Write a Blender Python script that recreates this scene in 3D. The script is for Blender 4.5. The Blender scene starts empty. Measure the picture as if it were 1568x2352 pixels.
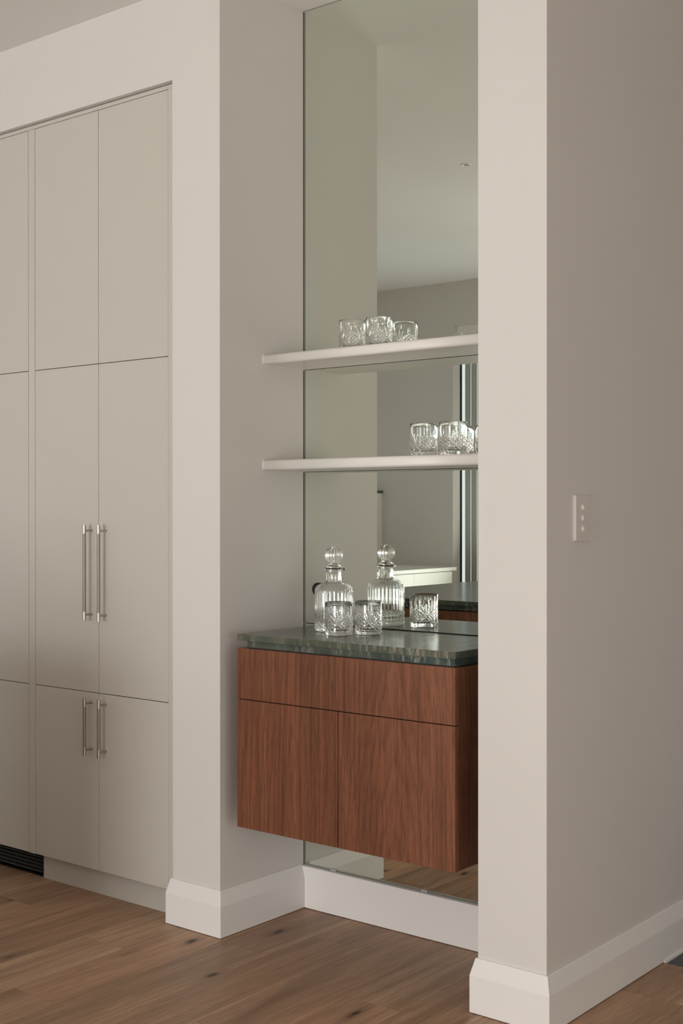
import bpy, bmesh, math, random
from mathutils import Vector, Matrix

random.seed(7)
S = bpy.context.scene
COL = S.collection

# ------------------------------------------------------------------ camera
F_PX, YAW, PITCH, ROLL = 2937.69, 0.678971, -0.00315468, -0.00039735
EYE = 1.25
cam_data = bpy.data.cameras.new('camera')
cam = bpy.data.objects.new('camera', cam_data)
COL.objects.link(cam)
fwd = Vector((-math.sin(YAW) * math.cos(PITCH), math.cos(YAW) * math.cos(PITCH), math.sin(PITCH)))
right = Vector((math.cos(YAW), math.sin(YAW), 0))
up = right.cross(fwd)
r2 = right * math.cos(ROLL) + up * math.sin(ROLL)
u2 = -right * math.sin(ROLL) + up * math.cos(ROLL)
cam.matrix_world = Matrix(((r2.x, u2.x, -fwd.x, 0), (r2.y, u2.y, -fwd.y, 0), (r2.z, u2.z, -fwd.z, EYE), (0, 0, 0, 1)))
cam_data.sensor_fit = 'HORIZONTAL'
cam_data.sensor_width = 36
cam_data.lens = F_PX / 1568 * 36
cam_data.clip_start = 0.02
S.camera = cam

# ------------------------------------------------------------------ light
W = bpy.data.worlds.new('sky')
S.world = W
W.use_nodes = True
bg = W.node_tree.nodes['Background']
bg.inputs['Color'].default_value = (0.92, 0.97, 1.0, 1)
bg.inputs['Strength'].default_value = 1.0


def window_light(name, x0, x1, z0, z1, y, power, color=(1.0, 0.965, 0.92), face=(0, 1)):
    """daylight standing in a window opening, shining into the room"""
    ld = bpy.data.lights.new(name, 'AREA')
    ld.shape = 'RECTANGLE'
    ld.energy = power
    ld.color = color
    lo = bpy.data.objects.new(name, ld)
    COL.objects.link(lo)
    if face == (0, 1):
        ld.size, ld.size_y = x1 - x0, z1 - z0
        lo.location = ((x0 + x1) / 2, y, (z0 + z1) / 2)
        lo.rotation_euler = (math.radians(90), 0, 0)
    else:
        ld.size, ld.size_y = x1 - x0, z1 - z0
        lo.location = (y, (x0 + x1) / 2, (z0 + z1) / 2)
        lo.rotation_euler = (math.radians(90), 0, math.radians(90 if face[0] < 0 else -90))
    return lo


DAY = (0.99, 1.0, 1.0)
window_light('daylight_rear_window', -2.5, -0.2, 0.03, 1.65, -4.995, 205, DAY)
window_light('added_side_fill', -1.0, 1.6, 0.05, 1.7, 2.64, 34, DAY, face=(-1, 0))  # added fill to brighten the wall sides facing right; window invented for it
window_light('added_left_fill', -0.9, 1.2, 0.95, 2.3, -5.89, 2, DAY, face=(1, 0))  # weak added fill for the ceiling; its left window is invented
door_light = window_light('daylight_curtained_door', -4.52, -3.56, 0.1, 1.7, -1.28, 30, (0.97, 1.0, 0.98))
door_light.rotation_euler.x = math.radians(128)    # light thrown up from the deck outside

S.view_settings.view_transform = 'Standard'
S.view_settings.look = 'None'
S.view_settings.exposure = 0.0
S.view_settings.gamma = 1.0
S.view_settings.use_curve_mapping = False
S.render.film_transparent = False
S.cycles.max_bounces = 24
S.cycles.transmission_bounces = 20
S.cycles.glossy_bounces = 10
S.cycles.diffuse_bounces = 8


# ------------------------------------------------------------------ materials
def new_mat(name):
    m = bpy.data.materials.new(name)
    m.use_nodes = True
    nt = m.node_tree
    b = nt.nodes['Principled BSDF']
    return m, nt, b


def N(nt, kind, **kw):
    n = nt.nodes.new(kind)
    ins = kw.pop('ins', {})
    for k, v in kw.items():
        setattr(n, k, v)
    for k, v in ins.items():
        n.inputs[k].default_value = v
    return n


def ramp(nt, stops, interp='LINEAR'):
    r = nt.nodes.new('ShaderNodeValToRGB')
    r.color_ramp.interpolation = interp
    e = r.color_ramp.elements
    e[0].position, e[0].color = stops[0][0], (*stops[0][1], 1)
    e[1].position, e[1].color = stops[1][0], (*stops[1][1], 1)
    for p, c in stops[2:]:
        n = e.new(p)
        n.color = (*c, 1)
    return r


def mixc(nt, a, b, fac, mode='MIX'):
    """mix two colours; a, b, fac are sockets or values"""
    n = nt.nodes.new('ShaderNodeMix')
    n.data_type = 'RGBA'
    n.blend_type = mode
    for sock, v in ((n.inputs[0], fac), (n.inputs[6], a), (n.inputs[7], b)):
        if isinstance(v, bpy.types.NodeSocket):
            nt.links.new(v, sock)
        else:
            sock.default_value = v if not isinstance(v, tuple) else (*v, 1)[:4]
    return n.outputs[2]


def mapping(nt, scale, coord='Object', off=None, rot=(0, 0, 0)):
    tc = nt.nodes.new('ShaderNodeTexCoord')
    mp = nt.nodes.new('ShaderNodeMapping')
    mp.inputs['Scale'].default_value = scale
    mp.inputs['Rotation'].default_value = rot
    nt.links.new(tc.outputs[coord], mp.inputs['Vector'])
    if off is not None:
        nt.links.new(off, mp.inputs['Location'])
    return mp.outputs['Vector']


def plain(name, col, rough=0.5, metal=0.0, bump=0.0, bscale=300.0, vary=0.0, spec=0.5):
    m, nt, b = new_mat(name)
    b.inputs['Base Color'].default_value = (*col, 1)
    b.inputs['Roughness'].default_value = rough
    b.inputs['Metallic'].default_value = metal
    b.inputs['Specular IOR Level'].default_value = spec
    v = mapping(nt, (1, 1, 1))
    if vary:
        ns = N(nt, 'ShaderNodeTexNoise', ins={'Scale': 2.2, 'Detail': 3.0})
        nt.links.new(v, ns.inputs['Vector'])
        lo = tuple(c * (1 - vary) for c in col)
        hi = tuple(min(1, c * (1 + vary)) for c in col)
        r = ramp(nt, [(0.3, lo), (0.7, hi)])
        nt.links.new(ns.outputs['Fac'], r.inputs['Fac'])
        nt.links.new(r.outputs['Color'], b.inputs['Base Color'])
    if bump:
        n2 = N(nt, 'ShaderNodeTexNoise', ins={'Scale': bscale, 'Detail': 4.0})
        nt.links.new(v, n2.inputs['Vector'])
        bp = N(nt, 'ShaderNodeBump', ins={'Strength': bump, 'Distance': 0.001})
        nt.links.new(n2.outputs['Fac'], bp.inputs['Height'])
        nt.links.new(bp.outputs['Normal'], b.inputs['Normal'])
    return m


M_WALL = plain('wall_paint', (0.70, 0.674, 0.636), 0.62, bump=0.10, bscale=500, vary=0.01)
M_CEIL = plain('ceiling_paint', (0.78, 0.765, 0.735), 0.75, vary=0.01)
M_TRIM = plain('skirting_enamel', (0.83, 0.815, 0.785), 0.32, vary=0.006)
M_DOOR = plain('cabinet_lacquer', (0.575, 0.548, 0.490), 0.48, bump=0.04, bscale=900, vary=0.008)
M_SHELF = plain('shelf_lacquer', (0.82, 0.795, 0.745), 0.38, vary=0.006)
M_DARK = plain('shadow_gap', (0.02, 0.017, 0.014), 0.8)
M_SEAL = plain('taupe_sealant', (0.085, 0.07, 0.055), 0.6)
M_BLACK = plain('black_plastic', (0.008, 0.008, 0.009), 0.35)
M_GRILLE = plain('grille_black_metal', (0.085, 0.080, 0.074), 0.45, metal=0.2)
M_NICKEL = plain('brushed_nickel', (0.50, 0.45, 0.39), 0.30, metal=1.0, bump=0.15, bscale=1500)
M_KNURL = plain('knurled_nickel', (0.42, 0.38, 0.32), 0.52, metal=1.0)
M_PLATE = plain('switch_plate_plastic', (0.68, 0.64, 0.60), 0.35)
M_CLIP = plain('clear_mirror_clip', (0.42, 0.43, 0.46), 0.25)
M_BENCH = plain('white_bench_laminate', (0.74, 0.74, 0.68), 0.35)
M_ALU = plain('window_frame_black', (0.012, 0.013, 0.014), 0.4, metal=0.2)
M_CARC = plain('cabinet_interior', (0.30, 0.27, 0.23), 0.7)


def glass_mat(name, col=(1, 1, 1), ior=1.5):
    m, nt, b = new_mat(name)
    b.inputs['Base Color'].default_value = (*col, 1)
    b.inputs['Roughness'].default_value = 0.0
    b.inputs['IOR'].default_value = ior
    b.inputs['Transmission Weight'].default_value = 1.0
    return m


M_GLASS = glass_mat('cut_crystal', (0.99, 0.995, 0.99), 1.52)
M_PANE = glass_mat('window_glass', (0.97, 0.99, 0.98), 1.45)


def mirror_mat():
    m, nt, b = new_mat('mirror_silver')
    b.inputs['Metallic'].default_value = 1.0
    b.inputs['Roughness'].default_value = 0.0
    b.inputs['Base Color'].default_value = (0.80, 0.835, 0.765, 1)
    b.inputs['Specular Tint'].default_value = (0.85, 0.9, 0.85, 1)
    return m


M_MIRROR = mirror_mat()
M_MEDGE = plain('mirror_polished_edge', (0.42, 0.47, 0.42), 0.2)


def walnut_mat():
    m, nt, b = new_mat('walnut_veneer')
    L = nt.links
    # slow vertical figure
    v1 = mapping(nt, (9, 9, 0.55))
    n1 = N(nt, 'ShaderNodeTexNoise', ins={'Scale': 1.0, 'Detail': 6.0, 'Roughness': 0.55, 'Distortion': 0.7})
    L.new(v1, n1.inputs['Vector'])
    v2 = mapping(nt, (120, 120, 3.0))
    n2 = N(nt, 'ShaderNodeTexNoise', ins={'Scale': 1.0, 'Detail': 8.0, 'Roughness': 0.62, 'Distortion': 0.3})
    L.new(v2, n2.inputs['Vector'])
    v3 = mapping(nt, (420, 420, 22))
    n3 = N(nt, 'ShaderNodeTexNoise', ins={'Scale': 1.0, 'Detail': 4.0, 'Roughness': 0.6})
    L.new(v3, n3.inputs['Vector'])
    # cathedral rings
    v4 = mapping(nt, (5.5, 0.5, 0.95))
    v4.node.inputs['Location'].default_value = (-1.05, 0.0, 0.16)
    w = N(nt, 'ShaderNodeTexWave', wave_type='RINGS', rings_direction='SPHERICAL',
          ins={'Scale': 3.1, 'Distortion': 14.0, 'Detail': 4.0, 'Detail Scale': 0.7, 'Detail Roughness': 0.6})
    L.new(v4, w.inputs['Vector'])
    r1 = ramp(nt, [(0.28, (0.100, 0.040, 0.021)), (0.72, (0.190, 0.076, 0.039)), (0.5, (0.145, 0.056, 0.029))])
    L.new(n1.outputs['Fac'], r1.inputs['Fac'])
    r2_ = ramp(nt, [(0.32, (0.56, 0.54, 0.56)), (0.58, (1.10, 1.09, 1.08))])
    L.new(n2.outputs['Fac'], r2_.inputs['Fac'])
    c = mixc(nt, r1.outputs['Color'], r2_.outputs['Color'], 0.75, 'MULTIPLY')
    r4 = ramp(nt, [(0.0, (0.60, 0.56, 0.58)), (0.60, (1.05, 1.05, 1.05))])
    L.new(w.outputs['Fac'], r4.inputs['Fac'])
    c = mixc(nt, c, r4.outputs['Color'], 0.34, 'MULTIPLY')
    r3 = ramp(nt, [(0.36, (0.55, 0.5, 0.5)), (0.5, (1.08, 1.08, 1.08))])
    L.new(n3.outputs['Fac'], r3.inputs['Fac'])
    c = mixc(nt, c, r3.outputs['Color'], 0.6, 'MULTIPLY')
    c = mixc(nt, c, (1.36, 1.40, 1.36), 1.0, 'MULTIPLY')
    L.new(c, b.inputs['Base Color'])
    b.inputs['Roughness'].default_value = 0.42
    b.inputs['Specular IOR Level'].default_value = 0.35
    bp = N(nt, 'ShaderNodeBump', ins={'Strength': 0.12, 'Distance': 0.0006})
    L.new(n3.outputs['Fac'], bp.inputs['Height'])
    L.new(bp.outputs['Normal'], b.inputs['Normal'])
    return m


M_WALNUT = walnut_mat()


def marble_mat(name, lo, mid, hi, vein, vmin, rough):
    m, nt, b = new_mat(name)
    L = nt.links
    # cloudy base, drawn out along one direction
    vb = mapping(nt, (6, 6, 2.5), rot=(0, 0.35, 0))
    nb = N(nt, 'ShaderNodeTexNoise', ins={'Scale': 1.4, 'Detail': 7.0, 'Roughness': 0.6, 'Distortion': 0.9})
    L.new(vb, nb.inputs['Vector'])
    r = ramp(nt, [(0.32, lo), (0.55, mid), (0.75, hi)])
    L.new(nb.outputs['Fac'], r.inputs['Fac'])
    # steep pale streaks
    vs = mapping(nt, (70, 6, 14), rot=(0, 0.42, 0.08))
    ns = N(nt, 'ShaderNodeTexNoise', ins={'Scale': 1.0, 'Detail': 7.0, 'Roughness': 0.66, 'Distortion': 0.5})
    L.new(vs, ns.inputs['Vector'])
    rs = ramp(nt, [(0.50, (0, 0, 0)), (0.66, (0.9, 0.9, 0.9))])
    L.new(ns.outputs['Fac'], rs.inputs['Fac'])
    vm = mapping(nt, (5.5, 5.5, 5.5))
    nm = N(nt, 'ShaderNodeTexNoise', ins={'Scale': 1.0, 'Detail': 2.0})
    L.new(vm, nm.inputs['Vector'])
    rm = ramp(nt, [(0.40, (vmin,) * 3), (0.56, (1.0, 1.0, 1.0))])
    L.new(nm.outputs['Fac'], rm.inputs['Fac'])
    f = mixc(nt, rs.outputs['Color'], rm.outputs['Color'], 1.0, 'MULTIPLY')
    c = mixc(nt, r.outputs['Color'], vein, f)
    # long soft bands on the top
    vw = mapping(nt, (1.6, 16, 10), rot=(0, 0, 0.16))
    nw = N(nt, 'ShaderNodeTexNoise', ins={'Scale': 1.2, 'Detail': 6.0, 'Roughness': 0.6, 'Distortion': 0.6})
    L.new(vw, nw.inputs['Vector'])
    rw = ramp(nt, [(0.42, (0, 0, 0)), (0.70, (0.6, 0.6, 0.6))])
    L.new(nw.outputs['Fac'], rw.inputs['Fac'])
    c = mixc(nt, c, (0.17, 0.155, 0.105), rw.outputs['Color'])
    L.new(c, b.inputs['Base Color'])
    b.inputs['Roughness'].default_value = rough
    b.inputs['IOR'].default_value = 1.38
    return m


M_MARBLE = marble_mat('green_marble_polished', (0.030, 0.056, 0.048), (0.064, 0.092, 0.077), (0.140, 0.152, 0.118), (0.40, 0.37, 0.30), 0.12, 0.19)
M_MARBLE_D = marble_mat('green_marble_shaded', (0.018, 0.036, 0.034), (0.034, 0.060, 0.055), (0.070, 0.092, 0.082), (0.30, 0.30, 0.26), 0.0, 0.35)  # same marble, darkened in colour for the shade under the slab


def floor_mat():
    m, nt, b = new_mat('oiled_timber')
    L = nt.links
    info = nt.nodes.new('ShaderNodeObjectInfo')
    cx = N(nt, 'ShaderNodeMath', operation='MULTIPLY', ins={1: 57.0})
    L.new(info.outputs['Random'], cx.inputs[0])
    cmb = nt.nodes.new('ShaderNodeCombineXYZ')
    for i in range(3):
        L.new(cx.outputs[0], cmb.inputs[i])
    # grain runs along y
    v1 = mapping(nt, (11, 0.9, 1), off=cmb.outputs[0])
    n1 = N(nt, 'ShaderNodeTexNoise', ins={'Scale': 1.0, 'Detail': 6.0, 'Roughness': 0.55, 'Distortion': 1.1})
    L.new(v1, n1.inputs['Vector'])
    v2 = mapping(nt, (85, 2.6, 1), off=cmb.outputs[0])
    n2 = N(nt, 'ShaderNodeTexNoise', ins={'Scale': 1.0, 'Detail': 7.0, 'Roughness': 0.62, 'Distortion': 0.25})
    L.new(v2, n2.inputs['Vector'])
    v3 = mapping(nt, (330, 14, 1), off=cmb.outputs[0])
    n3 = N(nt, 'ShaderNodeTexNoise', ins={'Scale': 1.0, 'Detail': 3.0})
    L.new(v3, n3.inputs['Vector'])
    base = ramp(nt, [(0.0, (0.350, 0.222, 0.142)), (0.3, (0.410, 0.250, 0.155)), (0.5, (0.365, 0.222, 0.142)), (0.75, (0.450, 0.295, 0.188)), (1.0, (0.360, 0.212, 0.134))])
    L.new(info.outputs['Random'], base.inputs['Fac'])
    r1 = ramp(nt, [(0.28, (0.62, 0.58, 0.55)), (0.5, (1.0, 1.0, 1.0)), (0.76, (1.42, 1.46, 1.46))])
    L.new(n1.outputs['Fac'], r1.inputs['Fac'])
    c = mixc(nt, base.outputs['Color'], r1.outputs['Color'], 0.85, 'MULTIPLY')
    r2_ = ramp(nt, [(0.30, (0.66, 0.64, 0.63)), (0.60, (1.10, 1.10, 1.10))])
    L.new(n2.outputs['Fac'], r2_.inputs['Fac'])
    c = mixc(nt, c, r2_.outputs['Color'], 0.65, 'MULTIPLY')
    r3 = ramp(nt, [(0.38, (0.80, 0.79, 0.78)), (0.5, (1.03, 1.03, 1.03))])
    L.new(n3.outputs['Fac'], r3.inputs['Fac'])
    c = mixc(nt, c, r3.outputs['Color'], 0.7, 'MULTIPLY')
    # paler sapwood along some plank edges
    tc = nt.nodes.new('ShaderNodeTexCoord')
    sx = nt.nodes.new('ShaderNodeSeparateXYZ')
    L.new(tc.outputs['Object'], sx.inputs[0])
    def math_(op, a, b=None):
        n = nt.nodes.new('ShaderNodeMath')
        n.operation = op
        for i, v in enumerate((a, b)):
            if v is None:
                continue
            if isinstance(v, (int, float)):
                n.inputs[i].default_value = v
            else:
                L.new(v, n.inputs[i])
        return n.outputs[0]
    fr = math_('FRACT', math_('MULTIPLY', math_('ADD', sx.outputs[0], 2.052 + 40 * 0.176), 1 / 0.176))
    vn = mapping(nt, (1.5, 0.8, 1), off=cmb.outputs[0])
    nn = N(nt, 'ShaderNodeTexNoise', ins={'Scale': 1.0, 'Detail': 2.0})
    L.new(vn, nn.inputs['Vector'])
    wob = math_('MULTIPLY', math_('SUBTRACT', nn.outputs['Fac'], 0.40), 0.55)
    rnd = math_('FRACT', math_('MULTIPLY', info.outputs['Random'], 13.7))
    side = math_('GREATER_THAN', rnd, 0.5)
    t_ = math_('ABSOLUTE', math_('SUBTRACT', fr, side))
    gate = math_('GREATER_THAN', math_('FRACT', math_('MULTIPLY', info.outputs['Random'], 7.3)), 0.35)
    sap = math_('MULTIPLY', math_('MULTIPLY', math_('LESS_THAN', t_, wob), gate), 0.55)
    c = mixc(nt, c, mixc(nt, c, (1.35, 1.42, 1.40), 1.0, 'MULTIPLY'), sap)
    # knots: sparse cells drawn out along the grain
    vk = mapping(nt, (7.4, 2.7, 1), off=cmb.outputs[0])
    nd = N(nt, 'ShaderNodeTexNoise', ins={'Scale': 5.0, 'Detail': 2.0})
    L.new(vk, nd.inputs['Vector'])
    vd = N(nt, 'ShaderNodeVectorMath', operation='MULTIPLY_ADD', ins={1: (0.16, 0.16, 0.0)})
    L.new(nd.outputs['Color'], vd.inputs[0])
    L.new(vk, vd.inputs[2])
    vo = N(nt, 'ShaderNodeTexVoronoi', voronoi_dimensions='2D', ins={'Scale': 1.0, 'Randomness': 1.0})
    L.new(vd.outputs[0], vo.inputs['Vector'])
    rk = ramp(nt, [(0.03, (0.95, 0.95, 0.95)), (0.22, (0, 0, 0)), (0.055, (0.65, 0.65, 0.65)), (0.09, (0.24, 0.24, 0.24))])
    L.new(vo.outputs['Distance'], rk.inputs['Fac'])
    sel = ramp(nt, [(0.54, (0, 0, 0)), (0.72, (1, 1, 1))])
    L.new(vo.outputs['Color'], sel.inputs['Fac'])
    kf = mixc(nt, rk.outputs['Color'], sel.outputs['Color'], 1.0, 'MULTIPLY')
    c = mixc(nt, c, (0.045, 0.024, 0.015), kf)
    L.new(c, b.inputs['Base Color'])
    rr = ramp(nt, [(0.3, (0.40, 0.40, 0.40)), (0.7, (0.52, 0.52, 0.52))])
    L.new(n1.outputs['Fac'], rr.inputs['Fac'])
    L.new(rr.outputs['Color'], b.inputs['Roughness'])
    b.inputs['Specular IOR Level'].default_value = 0.38
    bp = N(nt, 'ShaderNodeBump', ins={'Strength': 0.15, 'Distance': 0.0006})
    L.new(n2.outputs['Fac'], bp.inputs['Height'])
    L.new(bp.outputs['Normal'], b.inputs['Normal'])
    return m


M_FLOOR = floor_mat()
M_SUB = plain('floor_underlay', (0.05, 0.028, 0.017), 0.8)


def tile_mat():
    m, nt, b = new_mat('dark_veined_tile')
    L = nt.links
    v = mapping(nt, (7, 7, 7), rot=(0, 0, 0.5))
    n = N(nt, 'ShaderNodeTexNoise', ins={'Scale': 2.0, 'Detail': 6.0, 'Distortion': 1.2})
    L.new(v, n.inputs['Vector'])
    r = ramp(nt, [(0.40, (0.012, 0.017, 0.019)), (0.62, (0.085, 0.100, 0.110)), (0.50, (0.026, 0.034, 0.038))])
    L.new(n.outputs['Fac'], r.inputs['Fac'])
    w = N(nt, 'ShaderNodeTexWave', wave_type='BANDS', bands_direction='DIAGONAL',
          ins={'Scale': 0.5, 'Distortion': 3.0, 'Detail': 1.0})
    L.new(v, w.inputs['Vector'])
    rw = ramp(nt, [(0.96, (0, 0, 0)), (1.0, (0.8, 0.8, 0.8))])
    L.new(w.outputs['Fac'], rw.inputs['Fac'])
    c = mixc(nt, r.outputs['Color'], (0.5, 0.5, 0.47), rw.outputs['Color'])
    L.new(c, b.inputs['Base Color'])
    b.inputs['Roughness'].default_value = 0.3
    return m


M_TILE = tile_mat()


def curtain_mat():
    m, nt, b = new_mat('sheer_curtain')
    b.inputs['Base Color'].default_value = (0.62, 0.63, 0.60, 1)
    b.inputs['Roughness'].default_value = 0.9
    t = nt.nodes.new('ShaderNodeBsdfTranslucent')
    t.inputs['Color'].default_value = (0.62, 0.64, 0.60, 1)
    mx = nt.nodes.new('ShaderNodeMixShader')
    mx.inputs['Fac'].default_value = 0.35
    out = nt.nodes['Material Output']
    nt.links.new(b.outputs['BSDF'], mx.inputs[1])
    nt.links.new(t.outputs['BSDF'], mx.inputs[2])
    nt.links.new(mx.outputs['Shader'], out.inputs['Surface'])
    return m


M_CURTAIN = curtain_mat()


# ------------------------------------------------------------------ geometry helpers
def box(bm, x0, x1, y0, y1, z0, z1):
    x0, x1 = min(x0, x1), max(x0, x1)
    y0, y1 = min(y0, y1), max(y0, y1)
    z0, z1 = min(z0, z1), max(z0, z1)
    v = [bm.verts.new((x, y, z)) for z in (z0, z1) for y in (y0, y1) for x in (x0, x1)]
    for f in ((0, 2, 3, 1), (4, 5, 7, 6), (0, 1, 5, 4), (2, 6, 7, 3), (0, 4, 6, 2), (1, 3, 7, 5)):
        bm.faces.new([v[i] for i in f])
    return v


def build(name, bm, mat, parent=None, org=(0, 0, 0), bevel=0.0, seg=2, smooth=False):
    if bevel:
        bmesh.ops.bevel(bm, geom=list(bm.edges), offset=bevel, segments=seg, profile=0.5, affect='EDGES')
    bmesh.ops.recalc_face_normals(bm, faces=bm.faces)
    if org != (0, 0, 0):
        bmesh.ops.translate(bm, verts=bm.verts, vec=(-org[0], -org[1], -org[2]))
    me = bpy.data.meshes.new(name)
    bm.to_mesh(me)
    bm.free()
    me.materials.append(mat)
    if smooth:
        for p in me.polygons:
            p.use_smooth = True
    o = bpy.data.objects.new(name, me)
    COL.objects.link(o)
    if parent is not None:
        o.parent = parent
    else:
        o.location = org
    return o


def boxobj(name, dims, mat, parent=None, org=(0, 0, 0), bevel=0.0, seg=2):
    bm = bmesh.new()
    box(bm, *dims)
    return build(name, bm, mat, parent, org, bevel, seg)


def thing(name, label, cat, loc, group=None):
    o = bpy.data.objects.new(name, None)
    o.empty_display_size = 0.1
    COL.objects.link(o)
    o.location = loc
    tag(o, label, cat, group)
    return o


def tag(o, label, cat, group=None):
    o['label'] = label
    o['category'] = cat
    if group:
        o['group'] = group
    return o


def struct(o):
    o['kind'] = 'structure'
    return o


def cyl(bm, p0, p1, r0, r1=None, n=24, cap=True):
    r1 = r0 if r1 is None else r1
    p0, p1 = Vector(p0), Vector(p1)
    d = (p1 - p0).normalized()
    a = d.orthogonal().normalized()
    b_ = d.cross(a)
    rings = []
    for p, r in ((p0, r0), (p1, r1)):
        rings.append([bm.verts.new(p + (a * math.cos(t) + b_ * math.sin(t)) * r)
                      for t in (2 * math.pi * i / n for i in range(n))])
    for i in range(n):
        bm.faces.new((rings[0][i], rings[0][(i + 1) % n], rings[1][(i + 1) % n], rings[1][i]))
    if cap:
        bm.faces.new(rings[0][::-1])
        bm.faces.new(rings[1])


def sweep(bm, path, prof, side=1):
    """mitred sweep of a skirting profile [(out, z)...] along an open plan path; out is to the right of travel for side=1"""
    P = [Vector((p[0], p[1])) for p in path]
    rows = []
    for i, p in enumerate(P):
        ns = []
        if i > 0:
            t = (P[i] - P[i - 1]).normalized()
            ns.append(Vector((t.y, -t.x)) * side)
        if i < len(P) - 1:
            t = (P[i + 1] - P[i]).normalized()
            ns.append(Vector((t.y, -t.x)) * side)
        if len(ns) == 2:
            m = (ns[0] + ns[1]) / (1 + ns[0].dot(ns[1]))
        else:
            m = ns[0]
        rows.append([bm.verts.new((p.x + m.x * o, p.y + m.y * o, z)) for o, z in prof])
    k = len(prof)
    for a, b_ in zip(rows, rows[1:]):
        for j in range(k):
            bm.faces.new((a[j], a[(j + 1) % k], b_[(j + 1) % k], b_[j]))
    bm.faces.new(rows[0])
    bm.faces.new(rows[-1][::-1])


# ------------------------------------------------------------------ key planes (metres)
CEIL = 2.808
YW = 2.676            # front wall plane
XN0, XN1 = -2.614, -1.725   # niche side walls
XR = -1.532           # right wall face
YM = 3.053            # mirror face
YB = 3.061            # niche back wall
XC = -2.812           # cabinet recess edge
YD = 2.694            # cabinet door faces
ZH = 2.537            # recess head
XL, XE, YF, YE = -5.9, 2.65, -1.23, 5.0
YR, XS = -5.0, -3.2     # rear wall of the deeper part of the room, and where that part begins

# ------------------------------------------------------------------ floor
bm = bmesh.new()
box(bm, XL, XE, YR - 0.1, YE, -0.08, -0.014)
floor = struct(build('floor', bm, M_SUB))
PW = 0.176
X0 = -2.052
special = {0: 2.557, -5: 2.43, -8: 2.515, -3: 2.653, -1: 2.198}
gap = 0.0005
k = -22
while X0 + k * PW < XE:
    xa, xb = X0 + k * PW, X0 + (k + 1) * PW
    xa_, xb_ = max(xa, XL), min(xb, XE)
    if xb_ - xa_ > 0.01:
        j0 = special.get(k, random.uniform(0.9, 2.9))
        if k not in special and abs(j0 - 2.5) < 0.35 and -10 < k < 4:
            j0 -= 0.9
        ys = YF if xa < XS - 0.1 else YR
        lines = sorted({ys, 3.272} | {j0 + s * 1.9 for s in (-4, -3, -2, -1, 0, 1) if ys + 0.15 < j0 + s * 1.9 < 3.27})
        for ya, yb in zip(lines, lines[1:]):
            bm = bmesh.new()
            x0, x1, y0, y1 = xa_ + gap, xb_ - gap, ya + gap, yb - gap
            c = 0.00035
            lo = [bm.verts.new(p) for p in ((x0, y0, -0.014), (x1, y0, -0.014), (x1, y1, -0.014), (x0, y1, -0.014))]
            mid = [bm.verts.new(p) for p in ((x0, y0, -c), (x1, y0, -c), (x1, y1, -c), (x0, y1, -c))]
            tp = [bm.verts.new(p) for p in ((x0 + c, y0 + c, 0), (x1 - c, y0 + c, 0), (x1 - c, y1 - c, 0), (x0 + c, y1 - c, 0))]
            for i in range(4):
                j = (i + 1) % 4
                bm.faces.new((lo[i], lo[j], mid[j], mid[i]))
                bm.faces.new((mid[i], mid[j], tp[j], tp[i]))
            bm.faces.new(tp)
            build('plank', bm, M_FLOOR, floor)
    k += 1
# threshold strip and the dark tiles beyond it
boxobj('threshold_strip', (XR + 0.002, XE, 3.2725, 3.285, -0.014, 0.001), M_FLOOR, floor)['label'] = 'narrow timber threshold strip'
ty = 3.287
while ty < YE - 0.1:
    tx = XR + 0.002
    while tx < XE - 0.05:
        bm = bmesh.new()
        box(bm, tx, min(tx + 0.597, XE), ty, min(ty + 0.597, YE), -0.014, -0.002)
        build('floor_tile', bm, M_TILE, floor)
        tx += 0.6
    ty += 0.6

boxobj('grout_line', (XR + 0.016, XR + 0.0215, 3.288, YE, -0.002, 0.004), M_TRIM, floor)['label'] = 'pale sealant line between dark tile and skirting'

# ------------------------------------------------------------------ ceiling and walls
struct(boxobj('ceiling', (XL - 0.1, XE + 0.1, YR - 0.15, YE + 0.1, CEIL, CEIL + 0.1), M_CEIL))
bm = bmesh.new()
box(bm, XC, XN0, YW, 3.35, 0, CEIL)
box(bm, XL, XC, YW, 3.35, ZH, CEIL)
struct(build('wall_back', bm, M_WALL))
struct(boxobj('wall_niche', (XN0, XN1, YB, 3.35, 0, CEIL), M_WALL))
struct(boxobj('wall_right', (XN1, XR, YW, YE, 0, CEIL), M_WALL))
bm = bmesh.new()
box(bm, XL - 0.1, XL, YF - 0.15, -0.9, 0, CEIL)
box(bm, XL - 0.1, XL, 1.2, 3.35, 0, CEIL)
box(bm, XL - 0.1, XL, -0.9, 1.2, 0, 0.95)
box(bm, XL - 0.1, XL, -0.9, 1.2, 2.3, CEIL)
struct(build('wall_left', bm, M_WALL))
struct(boxobj('wall_light_block', (-0.30, -0.18, 3.0, YE, 0, CEIL), M_WALL))  # unseen wall added to keep side light off the right wall
struct(boxobj('wall_end', (XR, XE, YE, YE + 0.1, 0, CEIL), M_WALL))
bm = bmesh.new()
box(bm, XE, XE + 0.1, YR - 0.15, -1.0, 0, CEIL)
box(bm, XE, XE + 0.1, 1.6, YE + 0.1, 0, CEIL)
box(bm, XE, XE + 0.1, -1.0, 1.6, 0, 0.05)
box(bm, XE, XE + 0.1, -1.0, 1.6, 1.7, CEIL)
struct(build('wall_side', bm, M_WALL))
# wall opposite the niche with the curtained glass door
WX0, WX1, WZ = -4.935, -3.5, 2.500
bm = bmesh.new()
box(bm, XL, WX0, YF - 0.10, YF, 0, CEIL)
box(bm, WX0, WX1, YF - 0.10, YF, WZ, CEIL)
box(bm, WX1, XS, YF - 0.10, YF, 0, CEIL)
struct(build('wall_far', bm, M_WALL))
struct(boxobj('wall_return', (XS - 0.1, XS, YR - 0.15, YF - 0.10, 0, CEIL), M_WALL))
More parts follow.
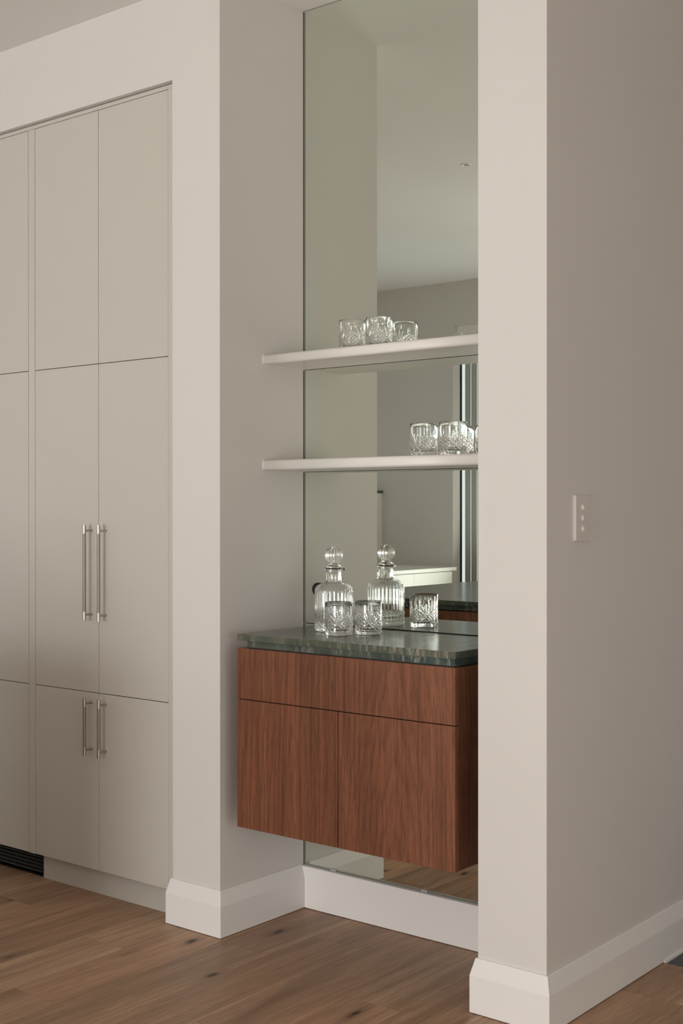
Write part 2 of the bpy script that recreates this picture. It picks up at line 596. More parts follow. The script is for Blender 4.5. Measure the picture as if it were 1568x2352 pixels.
# rear wall with a wide window
RW0, RW1, RZ0, RZ1 = -2.5, -0.2, 0.03, 1.65
bm = bmesh.new()
box(bm, XS, RW0, YR - 0.15, YR, 0, CEIL)
box(bm, RW1, XE, YR - 0.15, YR, 0, CEIL)
box(bm, RW0, RW1, YR - 0.15, YR, 0, RZ0)
box(bm, RW0, RW1, YR - 0.15, YR, RZ1, CEIL)
struct(build('wall_rear', bm, M_WALL))

# skirting boards
PROF = [(0.0, 0.0016), (0.016, 0.0016), (0.016, 0.093), (0.0055, 0.134), (0.0045, 0.1355), (0.0, 0.1355)]
bm = bmesh.new()
sweep(bm, [(XC, 2.731), (XC, YW), (XN0, YW), (XN0, 3.0345)], PROF, side=1)
struct(build('baseboard_left', bm, M_TRIM, bevel=0))
bm = bmesh.new()
box(bm, XN0, XN1, 3.035, YB, 0.0016, 0.1305)
struct(build('baseboard_niche', bm, M_TRIM, bevel=0.0008, seg=1))
bm = bmesh.new()
sweep(bm, [(XN1, 3.0345), (XN1, YW), (XR, YW), (XR, YE)], PROF, side=1)
o = struct(build('baseboard_right', bm, M_TRIM))
for nm in ('baseboard_left', 'baseboard_right'):
    bv = bpy.data.objects[nm].modifiers.new('b', 'BEVEL')
    bv.width = 0.0012
    bv.segments = 2
    bv.limit_method = 'ANGLE'
    bv.angle_limit = math.radians(50)
bm = bmesh.new()
sweep(bm, [(XL, YF), (WX0 - 0.02, YF)], PROF, side=-1)
struct(build('baseboard_far', bm, M_TRIM))

# ------------------------------------------------------------------ tall built-in cupboards
DT = 0.019
G = 0.0011
ZB, ZM, ZU, ZT = 0.0885, 0.658, 1.711, 2.521


def handle(parent, org, x, z0, z1):
    yb = YD - 0.0305
    bm = bmesh.new()
    cyl(bm, (x, yb, z0 + 0.027), (x, yb, z1 - 0.027), 0.0052, n=20)
    grip = build('handle', bm, M_KNURL, parent, org)
    # fine lengthwise ribs on the grip
    bm = bmesh.new()
    for i in range(20):
        a = 2 * math.pi * i / 20
        cx, cy = x + 0.0051 * math.cos(a), yb + 0.0051 * math.sin(a)
        cyl(bm, (cx, cy, z0 + 0.028), (cx, cy, z1 - 0.028), 0.00045, n=4)
    for za, zb in ((z0, z0 + 0.028), (z1 - 0.028, z1)):
        cyl(bm, (x, yb, za), (x, yb, zb), 0.0056, n=24)
    for zp in (z0 + 0.0185, z1 - 0.0185):
        cyl(bm, (x, yb, zp), (x, YD - 0.001, zp), 0.0036, n=16)
        cyl(bm, (x, YD - 0.0025, zp), (x, YD + 0.0005, zp), 0.0041, n=16)
    bmesh.ops.recalc_face_normals(bm, faces=bm.faces)
    bmesh.ops.translate(bm, verts=bm.verts, vec=(-org[0], -org[1], -org[2]))
    # join sleeves, posts and ribs into the same handle mesh
    bm2 = bmesh.new()
    bm2.from_mesh(grip.data)
    tmp = bpy.data.meshes.new('tmp')
    bm.to_mesh(tmp)
    bm.free()
    n_old = len(bm2.faces)
    bm2.from_mesh(tmp)
    bm2.faces.ensure_lookup_table()
    for i, f in enumerate(bm2.faces):
        f.material_index = 0 if i < n_old + 20 * 6 else 1
        f.smooth = len(f.verts) == 4
    bm2.to_mesh(grip.data)
    bm2.free()
    bpy.data.meshes.remove(tmp)
    grip.data.set_sharp_from_angle(angle=math.radians(40))
    grip.data.materials.append(M_NICKEL)
    return grip


def tall_unit(xa, xb, label):
    """two doors wide, three doors high; xa < xb are the door limits"""
    org = ((xa + xb) / 2, 2.9, 0.0)
    t = thing('tall_cupboard', label, 'cupboard', org, 'tall built-in cupboards')
    boxobj('carcass', (xa + 0.001, xb - 0.001, YD + DT + 0.0012, 3.30, ZB + 0.002, ZT), M_CARC, t, org)
    xm = (xa + xb) / 2
    for d0, d1, hx in ((xa, xm, xm - 0.0335), (xm, xb, xm + 0.0355)):
        for zi, (z0, z1) in enumerate(((ZB, ZM), (ZM, ZU), (ZU, ZT))):
            d = boxobj('door', (d0 + G, d1 - G, YD, YD + DT, z0 + G, z1 - G), M_DOOR, t, org, bevel=0.0006, seg=1)
            if zi == 0:
                handle(d, org, hx, 0.4575, 0.6435)
            elif zi == 1:
                handle(d, org, hx, 0.8905, 1.1965)
    return t


tall_unit(-3.4935, -2.8493, 'tall cream two-door-wide cupboard with four bar handles beside the wall pier')
tall_unit(-4.175, -3.5293, 'tall cream cupboard cut off by left edge, above the black floor grille')
# fillers, rails and kick around the cupboards
o = boxobj('top_filler_panel', (-4.18, XC, YD - 0.0005, YD + DT, ZT + 0.0004, ZH - 0.004), M_DOOR)
tag(o, 'narrow cream filler rail running above the tall cupboard doors', 'filler')
bm = bmesh.new()
box(bm, -2.8485, -2.8295, YD - 0.0008, YD + DT, ZB, 0.1375)
box(bm, -2.8485, XC - 0.0005, YD - 0.0008, YD + DT, 0.1375, ZT)
o = build('side_filler_panel', bm, M_DOOR)
tag(o, 'slim cream filler strip between cupboard doors and the wall pier', 'filler', None)
o = boxobj('divider_stile', (-3.5282, -3.4946, YD, YD + 0.30, ZB, ZT), M_DOOR, bevel=0.0005, seg=1)
tag(o, 'full height cream stile between the handled cupboard and the cupboard left of it', 'stile')
o = boxobj('kickboard', (-3.4985, XC - 0.018, 2.732, 2.75, 0.0, ZB - 0.001), M_DOOR)
tag(o, 'recessed cream kickboard under the tall cupboard doors', 'kickboard')
o = boxobj('wall_panel_filler', (XL, -4.185, YW + 0.01, 3.3, 0, ZH), M_WALL)
tag(o, 'painted wall infill left of the cupboards, beyond the left edge of the photo', 'filler')

vx0, vx1 = -4.175, -3.5005
v_org = ((vx0 + vx1) / 2, 2.74, 0)
vent = thing('vent_grille', 'black slatted ventilation grille in the kick space at left', 'vent', v_org)
boxobj('back_panel', (vx0, vx1, 2.762, 2.766, 0.0, ZB - 0.001), M_DARK, vent, v_org)
for i in range(5):
    zc = 0.0165 + i * 0.0125
    bm = bmesh.new()
    box(bm, vx0 + 0.01, vx1 - 0.009, 2.734, 2.744, zc - 0.0017, zc + 0.0017)
    build('slat', bm, M_GRILLE, vent, v_org)
bm = bmesh.new()
box(bm, vx0, vx1, 2.734, 2.762, 0.0765, ZB - 0.001)
box(bm, vx0, vx1, 2.736, 2.762, 0.0, 0.004)
box(bm, vx1 - 0.004, vx1, 2.733, 2.762, 0.004, 0.0765)
build('frame', bm, M_BLACK, vent, v_org)

# ------------------------------------------------------------------ niche: mirrors
MX0, MX1 = -2.6118, XN1 - 0.0015
for z0, z1, lab in ((0.1325, 0.8879, 'lowest mirror panel in the niche, behind and under the walnut cabinet'),
                    (0.8903, 1.3620, 'mirror panel between the marble top and the lower shelf'),
                    (1.3965, 1.6815, 'mirror panel between the two floating shelves'),
                    (1.7135, 2.8050, 'tall top mirror panel above the upper shelf')):
    org = ((MX0 + MX1) / 2, YM, z0)
    t = thing('mirror', lab, 'mirror', org, 'niche mirror panels')
    bm = bmesh.new()
    box(bm, MX0, MX1, YM, YM + 0.005, z0, z1)
    pane = build('mirror_face', bm, M_MIRROR, t, org)
    # polished edge just around the silvered face
    e = 0.0013
    boxobj('polished_edge', (MX0 - e, MX0, YM - 0.0002, YM + 0.0055, z0, z1), M_MEDGE, t, org)
    boxobj('backing', (XN0 + 0.0012, MX1, YM + 0.0058, YM + 0.0075, z0 - 0.0016, min(z1 + 0.0022, CEIL)), M_DARK, t, org)
    boxobj('edge_seal', (XN0 + 0.0001, XN0 + 0.0009, YM - 0.0048, YM + 0.0075, z0, z1), M_SEAL, t, org)
    boxobj('polished_edge', (MX1, MX1 + e * 0.8, YM + 0.0004, YM + 0.0055, z0, z1), M_MEDGE, t, org)
for x, lab in ((-2.4953, 'left small clear clip holding the bottom edge of the mirror'),
               (-2.1525, 'right small clear clip holding the bottom edge of the mirror')):
    o = boxobj('mirror_clip', (x - 0.011, x + 0.011, YM - 0.0030, YM - 0.0002, 0.1307, 0.1362), M_CLIP, bevel=0.0006, seg=1,
               org=(x, YM, 0.1307))
    tag(o, lab, 'clip', 'mirror clips')

# ------------------------------------------------------------------ niche: shelves
for z0, z1, lab in ((1.3635, 1.3950, 'lower cream floating shelf with rounded front edge'),
                    (1.6832, 1.7130, 'upper cream floating shelf with rounded front edge')):
    bm = bmesh.new()
    y0, y1 = 2.8605, YM - 0.0005
    r = 0.009
    prof = []
    for i in range(6):
        a = math.pi / 2 * i / 6
        prof.append((y0 + r - r * math.cos(a), z0 + r - r * math.sin(a)))
    prof = prof[::-1]
    prof = prof + [(2 * 0 + y, z0 + z1 - z) for y, z in prof[::-1]]
    prof = prof + [(y1, z1), (y1, z0)]
    x0, x1 = XN0 + 0.001, XN1 - 0.001
    A = [bm.verts.new((x0, y, z)) for y, z in prof]
    B = [bm.verts.new((x1, y, z)) for y, z in prof]
    n = len(prof)
    for i in range(n):
        f = bm.faces.new((A[i], A[(i + 1) % n], B[(i + 1) % n], B[i]))
        f.smooth = i < 13
    bm.faces.new(A)
    bm.faces.new(B[::-1])
    org = ((x0 + x1) / 2, (y0 + y1) / 2, z0)
    t = thing('floating_shelf', lab, 'shelf', org, 'floating shelves in the niche')
    build('board', bm, M_SHELF, t, org)
    bm = bmesh.new()
    pts = [(XN0 + 0.0005, y - 0.0004, z) for y, z in prof[2:12]]
    for a, b_ in zip(pts, pts[1:]):
        cyl(bm, a, b_, 0.0013, n=8)
    cyl(bm, (XN0 + 0.0005, y0 + r, z0), (XN0 + 0.0005, y1, z0), 0.0010, n=8)
    build('caulk_bead', bm, M_TRIM, t, org)

# ------------------------------------------------------------------ niche: walnut cabinet and marble top
CX0, CX1, CY0 = -2.5457, -1.7940, 2.6765
CZ0, CZ1, CZG, CXS = 0.3325, 0.8478, 0.7016, -2.1728
c_org = ((CX0 + CX1) / 2, 2.86, CZ0)
cab = thing('floating_cabinet', 'wall-hung walnut bar cabinet with one wide drawer over two doors', 'cabinet', c_org)
FT = 0.0205
boxobj('carcass', (CX0 + 0.0005, CX1 - 0.0005, CY0 + FT + 0.003, YM - 0.001, CZ0 + 0.001, CZ1 - 0.001), M_WALNUT, cab, c_org)
boxobj('gap_shade_fill', (CX0 + 0.006, CX1 - 0.006, CY0 + 0.010, CY0 + FT + 0.0028, CZ0 + 0.006, CZ1 - 0.006), M_DARK, cab, c_org)  # dark box standing in for shade in the gaps behind the fronts
g = 0.0013
boxobj('drawer_front', (CX0, CX1, CY0, CY0 + FT, CZG + g, CZ1), M_WALNUT, cab, c_org, bevel=0.0005, seg=1)
boxobj('door', (CX0, CXS - g, CY0, CY0 + FT, CZ0, CZG - g), M_WALNUT, cab, c_org, bevel=0.0005, seg=1)
boxobj('door', (CXS + g, CX1, CY0, CY0 + FT, CZ0, CZG - g), M_WALNUT, cab, c_org, bevel=0.0005, seg=1)
ct_org = ((CX0 + CX1) / 2, 2.86, CZ1)
ctop = thing('marble_countertop', 'dark green veined marble top on the walnut bar cabinet', 'countertop', ct_org)
TZ = 0.8878
boxobj('slab', (CX0, CX1 + 0.0008, CY0 - 0.0005, YM - 0.0003, 0.8695, TZ), M_MARBLE, ctop, ct_org, bevel=0.0006, seg=1)
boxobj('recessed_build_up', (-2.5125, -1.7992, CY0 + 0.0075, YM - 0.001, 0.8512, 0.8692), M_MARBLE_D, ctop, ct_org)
boxobj('gap_shade_strip', (-2.5130, -1.7995, CY0 + 0.006, YM - 0.002, CZ1, 0.8511), M_DARK, ctop, ct_org)  # dark strip painting in the shadow gap between walnut and marble

# black round fitting on the mirror behind the decanter
bm = bmesh.new()
cyl(bm, (-2.5561, YM - 0.0002, 0.9967), (-2.5561, YM - 0.0062, 0.9967), 0.0215, 0.0205, n=40)
o = build('round_fitting', bm, M_BLACK, org=(-2.5561, YM, 0.9967), bevel=0)
tag(o, 'small round black fitting on the mirror, mostly hidden behind the decanter', 'fitting')


# ------------------------------------------------------------------ glassware
def rev(bm, rings, n):
    """rings: list of callables/floats radius and z -> list of vertex rings joined by quads"""
    rows = []
    for r, z in rings:
        if callable(r):
            rows.append([bm.verts.new((r(2 * math.pi * i / n) * math.cos(2 * math.pi * i / n),
                                       r(2 * math.pi * i / n) * math.sin(2 * math.pi * i / n), z)) for i in range(n)])
        elif r <= 1e-6:
            rows.append([bm.verts.new((0, 0, z))])
        else:
            rows.append([bm.verts.new((r * math.cos(2 * math.pi * i / n), r * math.sin(2 * math.pi * i / n), z)) for i in range(n)])
    for a, b_ in zip(rows, rows[1:]):
        for i in range(n):
            j = (i + 1) % n
            if len(a) == 1 and len(b_) == 1:
                continue
            if len(a) == 1:
                bm.faces.new((a[0], b_[j], b_[i]))
            elif len(b_) == 1:
                bm.faces.new((a[i], a[j], b_[0]))
            else:
                bm.faces.new((a[i], a[j], b_[j], b_[i]))


TH, TR = 0.0940, 0.0392     # tumbler height and radius


def groove(d, w, depth):
    """V cut of half width w"""
    d = abs(d)
    return depth * (1 - d / w) if d < w else 0.0


def tumbler_cut(th, z):
    """depth of the cut pattern at angle th, height z: crosses, hatched lozenges and fans, four repeats"""
    per = math.pi / 2
    u = ((th / per + 0.5) % 1.0 - 0.5) * per * TR    # around a cross centre
    half = per * TR / 2
    v = z - 0.0315
    slope = 0.86
    nrm = math.hypot(1, slope)
    top = slope * half
    c = 0.0
    inside = abs(v) < slope * abs(u)
    if abs(v) < top + 0.001:
        for q in (v - slope * u, v + slope * u):
            c = max(c, groove(q / nrm, 0.0019, 0.0015))
    if abs(u) > 0.0 and abs(v) < top and inside and abs(v) + slope * (half - abs(u)) < top + 0.0006:
        pass
    if inside and abs(v) < slope * (half - 0.0) - 0.0 and abs(v) < top:
        # hatch lines parallel to the diagonals, clipped to the lozenge centred between two crosses
        w_ = half - abs(u)
        if abs(v) < top - slope * w_ + 0.0004:
            st = 2 * top / 5
            for q in (v - slope * abs(u), v + slope * abs(u)):
                q2 = ((q / st + 0.5) % 1.0 - 0.5) * st
                c = max(c, groove(q2 / nrm, 0.00115, 0.0010))
    if v > 0.001 and not inside:
        for ang, ln in ((0, 0.040), (0.36, 0.036), (-0.36, 0.036), (0.70, 0.030), (-0.70, 0.030)):
            dx, dz = math.sin(ang), math.cos(ang)
            t = u * dx + v * dz
            dist = abs(u * dz - v * dx)
            if 0 < t < ln:
                w = 0.0005 + 0.0019 * math.sin(math.pi * (t / ln) ** 0.9)
                c = max(c, groove(dist, w, 0.0013 * min(1, (ln - t) / 0.006)))
    if v < -0.003 and not inside:
        dist = abs(u)
        c = max(c, groove(dist, 0.0009 + 0.05 * max(0, -v - 0.004), 0.0008) if v > -0.022 else 0.0)
    uu = half - abs(u)
    if 0.024 < v < 0.046:
        w = 0.0017 * (1 - (v - 0.024) / 0.022)
        c = max(c, groove(uu, w + 0.0002, 0.0009))
    fade = min(1.0, max(0.0, (z - 0.0065) / 0.002))
    return c * fade


def make_tumbler():
    n = 448
    bm = bmesh.new()
    rings = [(0.0, 0.0012), (0.020, 0.0008), (0.0345, 0.0003), (0.0362, 0.0), (TR - 0.0012, 0.0004), (TR - 0.0003, 0.0022)]
    z = 0.0045
    while z < 0.0775:
        zz = z
        rings.append(((lambda zz: (lambda th: TR - tumbler_cut(th, zz)))(zz), zz))
        z += 0.00066
    rings += [(TR, 0.0785), (TR, 0.0925), (TR - 0.0005, 0.0937), (TR - 0.0012, TH), (TR - 0.0019, 0.0937), (TR - 0.0024, 0.0925)]
    for zz, rr in ((0.075, 0.0364), (0.05, 0.0358), (0.025, 0.0350), (0.018, 0.0342), (0.0145, 0.0322), (0.0128, 0.028), (0.0122, 0.018)):
        rings.append((rr, zz))
    rings.append((0.0, 0.0120))
    rev(bm, rings, n)
    bmesh.ops.recalc_face_normals(bm, faces=bm.faces)
    me = bpy.data.meshes.new('tumbler')
    bm.to_mesh(me)
    bm.free()
    me.materials.append(M_GLASS)
    for p in me.polygons:
        p.use_smooth = p.center.z > 0.079 or (p.center.xy.length < 0.0366)
    return me


me_t = make_tumbler()
TUMB = [(-2.3012, 2.8380, TZ, -0.10, 'crystal tumbler on the marble directly in front of the real decanter', 'crystal tumblers on the marble top'),
        (-2.2552, 2.9185, TZ, 0.02, 'crystal tumbler on the marble just right of the decanter', 'crystal tumblers on the marble top'),
        (-2.3661, 2.9830, 1.7130, 0.70, 'crystal tumbler at the left on the upper shelf', 'crystal tumblers on the upper shelf'),
        (-2.2705, 2.9894, 1.7130, 0.72, 'crystal tumbler at the right on the upper shelf', 'crystal tumblers on the upper shelf'),
        (-2.0892, 2.9594, 1.3950, 0.80, 'crystal tumbler at the left on the lower shelf', 'crystal tumblers on the lower shelf'),
        (-1.9912, 2.9609, 1.3950, 0.05, 'crystal tumbler at the right on the lower shelf', 'crystal tumblers on the lower shelf')]
for x, y, z, rz, lab, grp in TUMB:
    o = bpy.data.objects.new('crystal_tumbler', me_t)
    COL.objects.link(o)
    o.location = (x, y, z + 0.0001)
    # the pattern's cross at angle 0 is turned to face the camera, then by rz
    o.rotation_euler = (0, 0, math.atan2(-y, -x) + rz)
    tag(o, lab, 'glass', grp)


def make_decanter():
    n = 240
    NF = 30
    R = 0.0567

    def fl(r, depth):
        return lambda th: r - depth * abs(math.sin(NF * th / 2.0)) ** 1.0 * 1.0 if False else r - depth * (0.5 - 0.5 * math.cos(NF * th)) ** 0.7

    def dia(z):
        def f(th):
            st_u = 2 * math.pi * R / NF
            u = th * R
            a = ((u / st_u + z / 0.0105) % 1.0 - 0.5)
            b_ = ((u / st_u - z / 0.0105) % 1.0 - 0.5)
            d = min(abs(a), abs(b_))
            return R - 0.0016 * max(0.0, 1 - d / 0.22)
        return f
    bm = bmesh.new()
    rings = [(0.0, 0.003), (0.035, 0.002), (R - 0.008, 0.0002), (R - 0.003, 0.0004), (R - 0.0006, 0.003), (R, 0.006), (R, 0.0100), (R - 0.0012, 0.0108)]
    z = 0.0115
    while z < 0.0335:
        rings.append((dia(z), z))
        z += 0.0008
    rings += [(R - 0.0012, 0.0340), (R, 0.0352), (R - 0.0002, 0.0368)]
    for z in (0.0380, 0.045, 0.06, 0.075, 0.09, 0.105, 0.114):
        rings.append((fl(R, 0.0016), z))
    for z, r, d in ((0.119, R - 0.0001, 0.0014), (0.123, R - 0.0007, 0.0009), (0.127, R - 0.0022, 0.0004)):
        rings.append((fl(r, d), z))
    for r, z in ((R - 0.0055, 0.1315), (R - 0.011, 0.1355), (R - 0.019, 0.1388), (0.0300, 0.1405), (0.0255, 0.1418), (0.0232, 0.1438), (0.0225, 0.147),
                 (0.0222, 0.158), (0.0224, 0.170), (0.0232, 0.1745), (0.0262, 0.1770)):
        rings.append((r, z))

    def lip(r, z, k=1.0):
        return (lambda th: r + k * 0.0075 * math.exp(-(((th - math.pi + math.pi) % (2 * math.pi) - math.pi) / 0.30) ** 2) if True else r, z)
    # flange with a pouring lip at angle 0 (mod 2 pi -> symmetric around 0)

    def lipr(r, k):
        def f(th):
            d = (th + math.pi) % (2 * math.pi) - math.pi
            return r + k * math.exp(-(d / 0.33) ** 2)
        return f
    rings += [(lipr(0.0285, 0.001), 0.1775), (lipr(0.0302, 0.003), 0.1790), (lipr(0.0308, 0.0042), 0.1812), (lipr(0.0308, 0.0048), 0.1835), (lipr(0.0300, 0.0048), 0.1852),
              (lipr(0.0282, 0.0035), 0.1862), (0.0262, 0.1858), (0.0215, 0.1835), (0.0185, 0.1790)]
    for r, z in ((0.0168, 0.172), (0.0165, 0.150), (0.0180, 0.1445), (0.026, 0.1370), (0.0375, 0.1335), (0.0455, 0.1290), (0.0503, 0.1220), (0.0520, 0.112),
                 (0.0522, 0.040), (0.0515, 0.030), (0.0490, 0.0245), (0.044, 0.0215), (0.030, 0.0200)):
        rings.append((r, z))
    rings.append((0.0, 0.0195))
    rev(bm, rings, n)
    bmesh.ops.recalc_face_normals(bm, faces=bm.faces)
    me = bpy.data.meshes.new('bottle')
    bm.to_mesh(me)
    bm.free()
    me.materials.append(M_GLASS)
    for p in me.polygons:
        p.use_smooth = not (0.010 < p.center.z < 0.036 and p.center.xy.length > 0.0535)

    # stopper: cone, knop and fluted ball
    bm = bmesh.new()
    rings = [(0.0, 0.160), (0.0130, 0.1605), (0.0142, 0.162), (0.0160, 0.1785), (0.0175, 0.1840), (0.0245, 0.1868), (0.0252, 0.1882), (0.0240, 0.1900),
             (0.0190, 0.1930), (0.0145, 0.1958), (0.0122, 0.1980), (0.0118, 0.1995), (0.0128, 0.2010)]
    cz, br = 0.2225, 0.0268
    for i in range(1, 24):
        a = -math.pi / 2 + math.radians(26) + (math.pi - math.radians(26)) * i / 24
        r, z = br * math.cos(a), cz + br * math.sin(a)
        d = 0.0022 * min(1, max(0.0, math.cos(a))) ** 1.0
        rings.append(((lambda r, d: (lambda th: r - d * (0.5 - 0.5 * math.cos(16 * th)) ** 0.8))(r, d), z))
    rings.append((0.0, cz + br))
    rev(bm, rings, 192)
    bmesh.ops.recalc_face_normals(bm, faces=bm.faces)
    ms = bpy.data.meshes.new('stopper')
    bm.to_mesh(ms)
    bm.free()
    ms.materials.append(M_GLASS)
    for p in ms.polygons:
        p.use_smooth = True
    return me, ms


me_b, me_s = make_decanter()
dx, dy = -2.3891, 2.9246
dec = thing('decanter', 'tall fluted crystal decanter with round ball stopper on the marble top', 'decanter', (dx, dy, TZ + 0.0001))
dec.rotation_euler = (0, 0, math.radians(25))
for nm, me in (('bottle', me_b), ('stopper', me_s)):
    o = bpy.data.objects.new(nm, me)
    COL.objects.link(o)
    o.parent = dec

# ------------------------------------------------------------------ switch on the right wall
s_org = (XR, 2.8455, 1.225)
sw = thing('light_switch', 'white vertical switch plate with three round buttons on the right wall', 'switch', s_org)
bm = bmesh.new()
# rounded plate outline in the y-z plane
hy, hz, rr = 0.0405, 0.0570, 0.0045
out = []
for cy, cz, a0 in ((hy - rr, hz - rr, 0), (-hy + rr, hz - rr, 90), (-hy + rr, -hz + rr, 180), (hy - rr, -hz + rr, 270)):
    for i in range(6):
        a = math.radians(a0 + 90 * i / 5)
        out.append((cy + rr * math.cos(a), cz + rr * math.sin(a)))
rows = []
for sc_, xo in ((1.0, 0.0), (1.0, 0.0065), (0.985, 0.0078)):
    rows.append([bm.verts.new((xo, y * sc_, z * (1 - (1 - sc_) * hy / hz))) for y, z in out])
for a, b_ in zip(rows, rows[1:]):
    for i in range(len(out)):
        j = (i + 1) % len(out)
        bm.faces.new((a[i], a[j], b_[j], b_[i]))
bm.faces.new(rows[-1])
bm.faces.new(rows[0][::-1])
build('plate', bm, M_PLATE, sw)
for dz in (0.0265, 0.0, -0.0265):
    bm = bmesh.new()
    # dished collar
    for r0, r1, x0, x1 in ((0.0102, 0.0100, 0.0076, 0.0084), (0.0100, 0.0088, 0.0084, 0.0079)):
        pass
    cyl(bm, (0.0070, -0.003, dz), (0.0084, -0.003, dz), 0.0102, 0.0098, n=32)
    ring = build('button_collar', bm, M_PLATE, sw)
    bm = bmesh.new()
    cyl(bm, (0.0080, -0.003, dz), (0.0092, -0.003, dz), 0.0088, 0.0086, n=32, cap=True)
    # tilted rocker wedge
    vs = []
    R_ = 0.0080
    n = 28
    base = [bm.verts.new((0.0092, -0.003 + R_ * math.cos(2 * math.pi * i / n), dz + R_ * math.sin(2 * math.pi * i / n))) for i in range(n)]
    topv = [bm.verts.new((0.0105 + 0.0034 * (0.5 - 0.5 * math.sin(2 * math.pi * i / n)),
                          -0.003 + 0.88 * R_ * math.cos(2 * math.pi * i / n), dz + 0.88 * R_ * math.sin(2 * math.pi * i / n))) for i in range(n)]
    for i in range(n):
        j = (i + 1) % n
        bm.faces.new((base[i], base[j], topv[j], topv[i]))
    bm.faces.new(topv)
    build('button', bm, M_PLATE, ring)

# ------------------------------------------------------------------ what the mirror shows: the room behind the camera
# kitchen island (walnut, green marble top)
IX0, IX1, IY0, IY1, IZ = -3.822, -2.77, 0.04, 1.520, 0.850
i_org = ((IX0 + IX1) / 2, (IY0 + IY1) / 2, 0)
isl = thing('kitchen_island', 'walnut kitchen island with green marble top, seen in the mirror', 'island', i_org)
boxobj('marble_top', (IX0, IX1, IY0, IY1, IZ - 0.020, IZ), M_MARBLE, isl, i_org, bevel=0.0008, seg=1)
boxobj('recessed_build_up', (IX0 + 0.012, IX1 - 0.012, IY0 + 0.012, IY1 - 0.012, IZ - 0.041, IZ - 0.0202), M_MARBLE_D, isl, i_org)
boxobj('body', (IX0 + 0.005, IX1 - 0.005, IY0 + 0.005, IY1 - 0.005, 0.09, IZ - 0.045), M_WALNUT, isl, i_org)
boxobj('kick', (IX0 + 0.05, IX1 - 0.05, IY0 + 0.05, IY1 - 0.05, 0.0, 0.09), M_DARK, isl, i_org)

# white side bench
sb_org = (-5.2, -0.4, 0)
sbn = thing('side_bench', 'low white cupboard bench against the wall, seen in the mirror', 'bench', sb_org)
boxobj('benchtop', (-5.28, -4.838, -1.132, 1.0, 0.8265, 0.850), M_BENCH, sbn, sb_org, bevel=0.001, seg=1)
boxobj('body', (-5.27, -4.868, -1.098, 1.0, 0.08, 0.826), M_BENCH, sbn, sb_org)
for a, b_ in ((-1.098, -0.6513), (-0.6513, -0.2), (-0.2, 0.4), (0.4, 1.0)):
    boxobj('door', (-4.867, -4.850, a + 0.0012, b_ - 0.0012, 0.085, 0.8200), M_BENCH, sbn, sb_org)
boxobj('kick', (-5.27, -4.92, -1.098, 1.0, 0.0, 0.08), M_DARK, sbn, sb_org)

# low nib wall with a green stone cap
o = boxobj('nib_wall', (-5.86, -5.545, -1.2295, -1.17, 0.0, 1.356), M_WALL)
tag(o, 'narrow pale nib wall with green cap beyond the side bench, seen in the mirror', 'nib wall')
o = boxobj('stone_cap', (-5.86, -5.535, -1.2295, -1.15, 1.3565, 1.374), M_MARBLE)
tag(o, 'small green stone cap on the pale nib, seen in the mirror', 'stone cap')

# curtained glass door
wd = thing('window_1', 'black framed glass door behind curtains, seen in the mirror', 'window', ((WX0 + WX1) / 2, YF - 0.1, 0))
wd['kind'] = 'structure'
w_org = ((WX0 + WX1) / 2, YF - 0.1, 0)
bm = bmesh.new()
for a, b_ in ((WX0 + 0.001, WX0 + 0.012), (WX1 - 0.05, WX1 - 0.001), ((WX0 + WX1) / 2 - 0.03, (WX0 + WX1) / 2 + 0.03)):
    box(bm, a, b_, YF - 0.0975, YF - 0.0895, 0.0, 2.42)
box(bm, WX0 + 0.001, WX1 - 0.001, YF - 0.0975, YF - 0.0895, 2.37, 2.42)
box(bm, WX0 + 0.001, WX1 - 0.001, YF - 0.0975, YF - 0.0895, 0.0, 0.04)
build('window_frame', bm, M_ALU, wd, w_org)
boxobj('pane', (WX0 + 0.012, WX1 - 0.05, YF - 0.0955, YF - 0.0925, 0.04, 2.37), M_PANE, wd, w_org)
# pelmet / blind box at the head
boxobj('blind_box', (WX0 + 0.035, WX1 - 0.001, YF - 0.088, YF - 0.004, 2.452, WZ - 0.001), M_TRIM, wd, w_org)


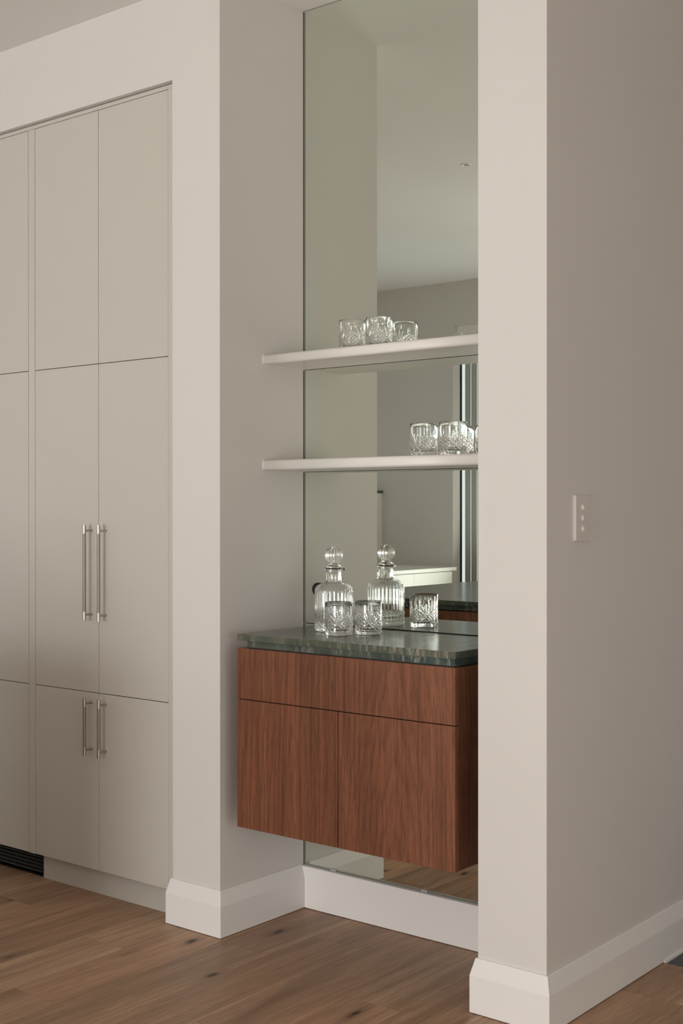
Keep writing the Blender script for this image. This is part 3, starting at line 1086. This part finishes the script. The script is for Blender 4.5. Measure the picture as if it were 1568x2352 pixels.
bl_org = (-4.75, YF - 0.09, 0.02)
bl = thing('vertical_blind', 'pale vertical blind drawn to one side of the glass door, seen in the mirror', 'blind', bl_org)
boxobj('head_rail', (-4.93, -3.51, YF - 0.087, YF - 0.065, 2.424, 2.450), M_TRIM, bl, bl_org)
for i in range(6):
    xa = -4.886 + i * 0.0503
    bm = bmesh.new()
    rows = []
    for z in (0.03, 2.423):
        rows.append([bm.verts.new((xa + 0.0452 * t, YF - 0.080 - 0.0008 * math.sin(math.pi * t), z)) for t in (0, 0.25, 0.5, 0.75, 1)])
    for j in range(4):
        bm.faces.new((rows[0][j], rows[0][j + 1], rows[1][j + 1], rows[1][j]))
    o = build('slat', bm, M_CURTAIN, bl, bl_org, smooth=True)
    m_ = o.modifiers.new('thick', 'SOLIDIFY')
    m_.thickness = 0.001

# rear window behind the camera, plus side and left windows added for fill light
for nm, kind, pos, (a, b_, z0, z1) in (('window_2', 'y', YR - 0.10, (RW0, RW1, RZ0, RZ1)),
                                     ('added_window_side', 'x', XE + 0.04, (-1.0, 1.6, 0.05, 1.7)),
                                     ('added_window_left', 'x', XL - 0.08, (-0.9, 1.2, 0.95, 2.3))):
    bm = bmesh.new()
    for lo, hi, za, zb in ((a, a + 0.04, z0, z1), (b_ - 0.04, b_, z0, z1), (a, b_, z0, z0 + 0.04), (a, b_, z1 - 0.04, z1),
                           ((a + b_) / 2 - 0.02, (a + b_) / 2 + 0.02, z0, z1)):
        if kind == 'y':
            box(bm, lo, hi, pos, pos + 0.04, za, zb)
        else:
            box(bm, pos, pos + 0.04, lo, hi, za, zb)
    fr = struct(build(nm, bm, M_ALU))
    d = (a, b_, pos + 0.018, pos + 0.022, z0, z1) if kind == 'y' else (pos + 0.018, pos + 0.022, a, b_, z0, z1)
    boxobj('pane', d, M_PANE, fr)

# ceiling downlights
for x, y, lab in ((-3.2076, 1.2305, 'round white recessed downlight in the ceiling, seen in the mirror'),
                  (-3.196, 1.095, 'second small white downlight beside the first, at the pillar edge in the mirror')):
    t = thing('downlight', lab, 'downlight', (x, y, CEIL), 'ceiling downlights')
    bm = bmesh.new()
    n = 32
    prof = [(0.023, 0.0), (0.0225, -0.002), (0.018, -0.003), (0.0135, -0.0008), (0.0125, 0.0)]
    rows = [[bm.verts.new((r * math.cos(2 * math.pi * i / n), r * math.sin(2 * math.pi * i / n), z)) for i in range(n)] for r, z in prof]
    for a, b_ in zip(rows, rows[1:]):
        for i in range(n):
            bm.faces.new((a[i], a[(i + 1) % n], b_[(i + 1) % n], b_[i]))
    build('trim_ring', bm, M_TRIM, t)
    bm = bmesh.new()
    cyl(bm, (0, 0, -0.0001), (0, 0, -0.0004), 0.0124, n=28)
    build('lens', bm, M_CARC, t)
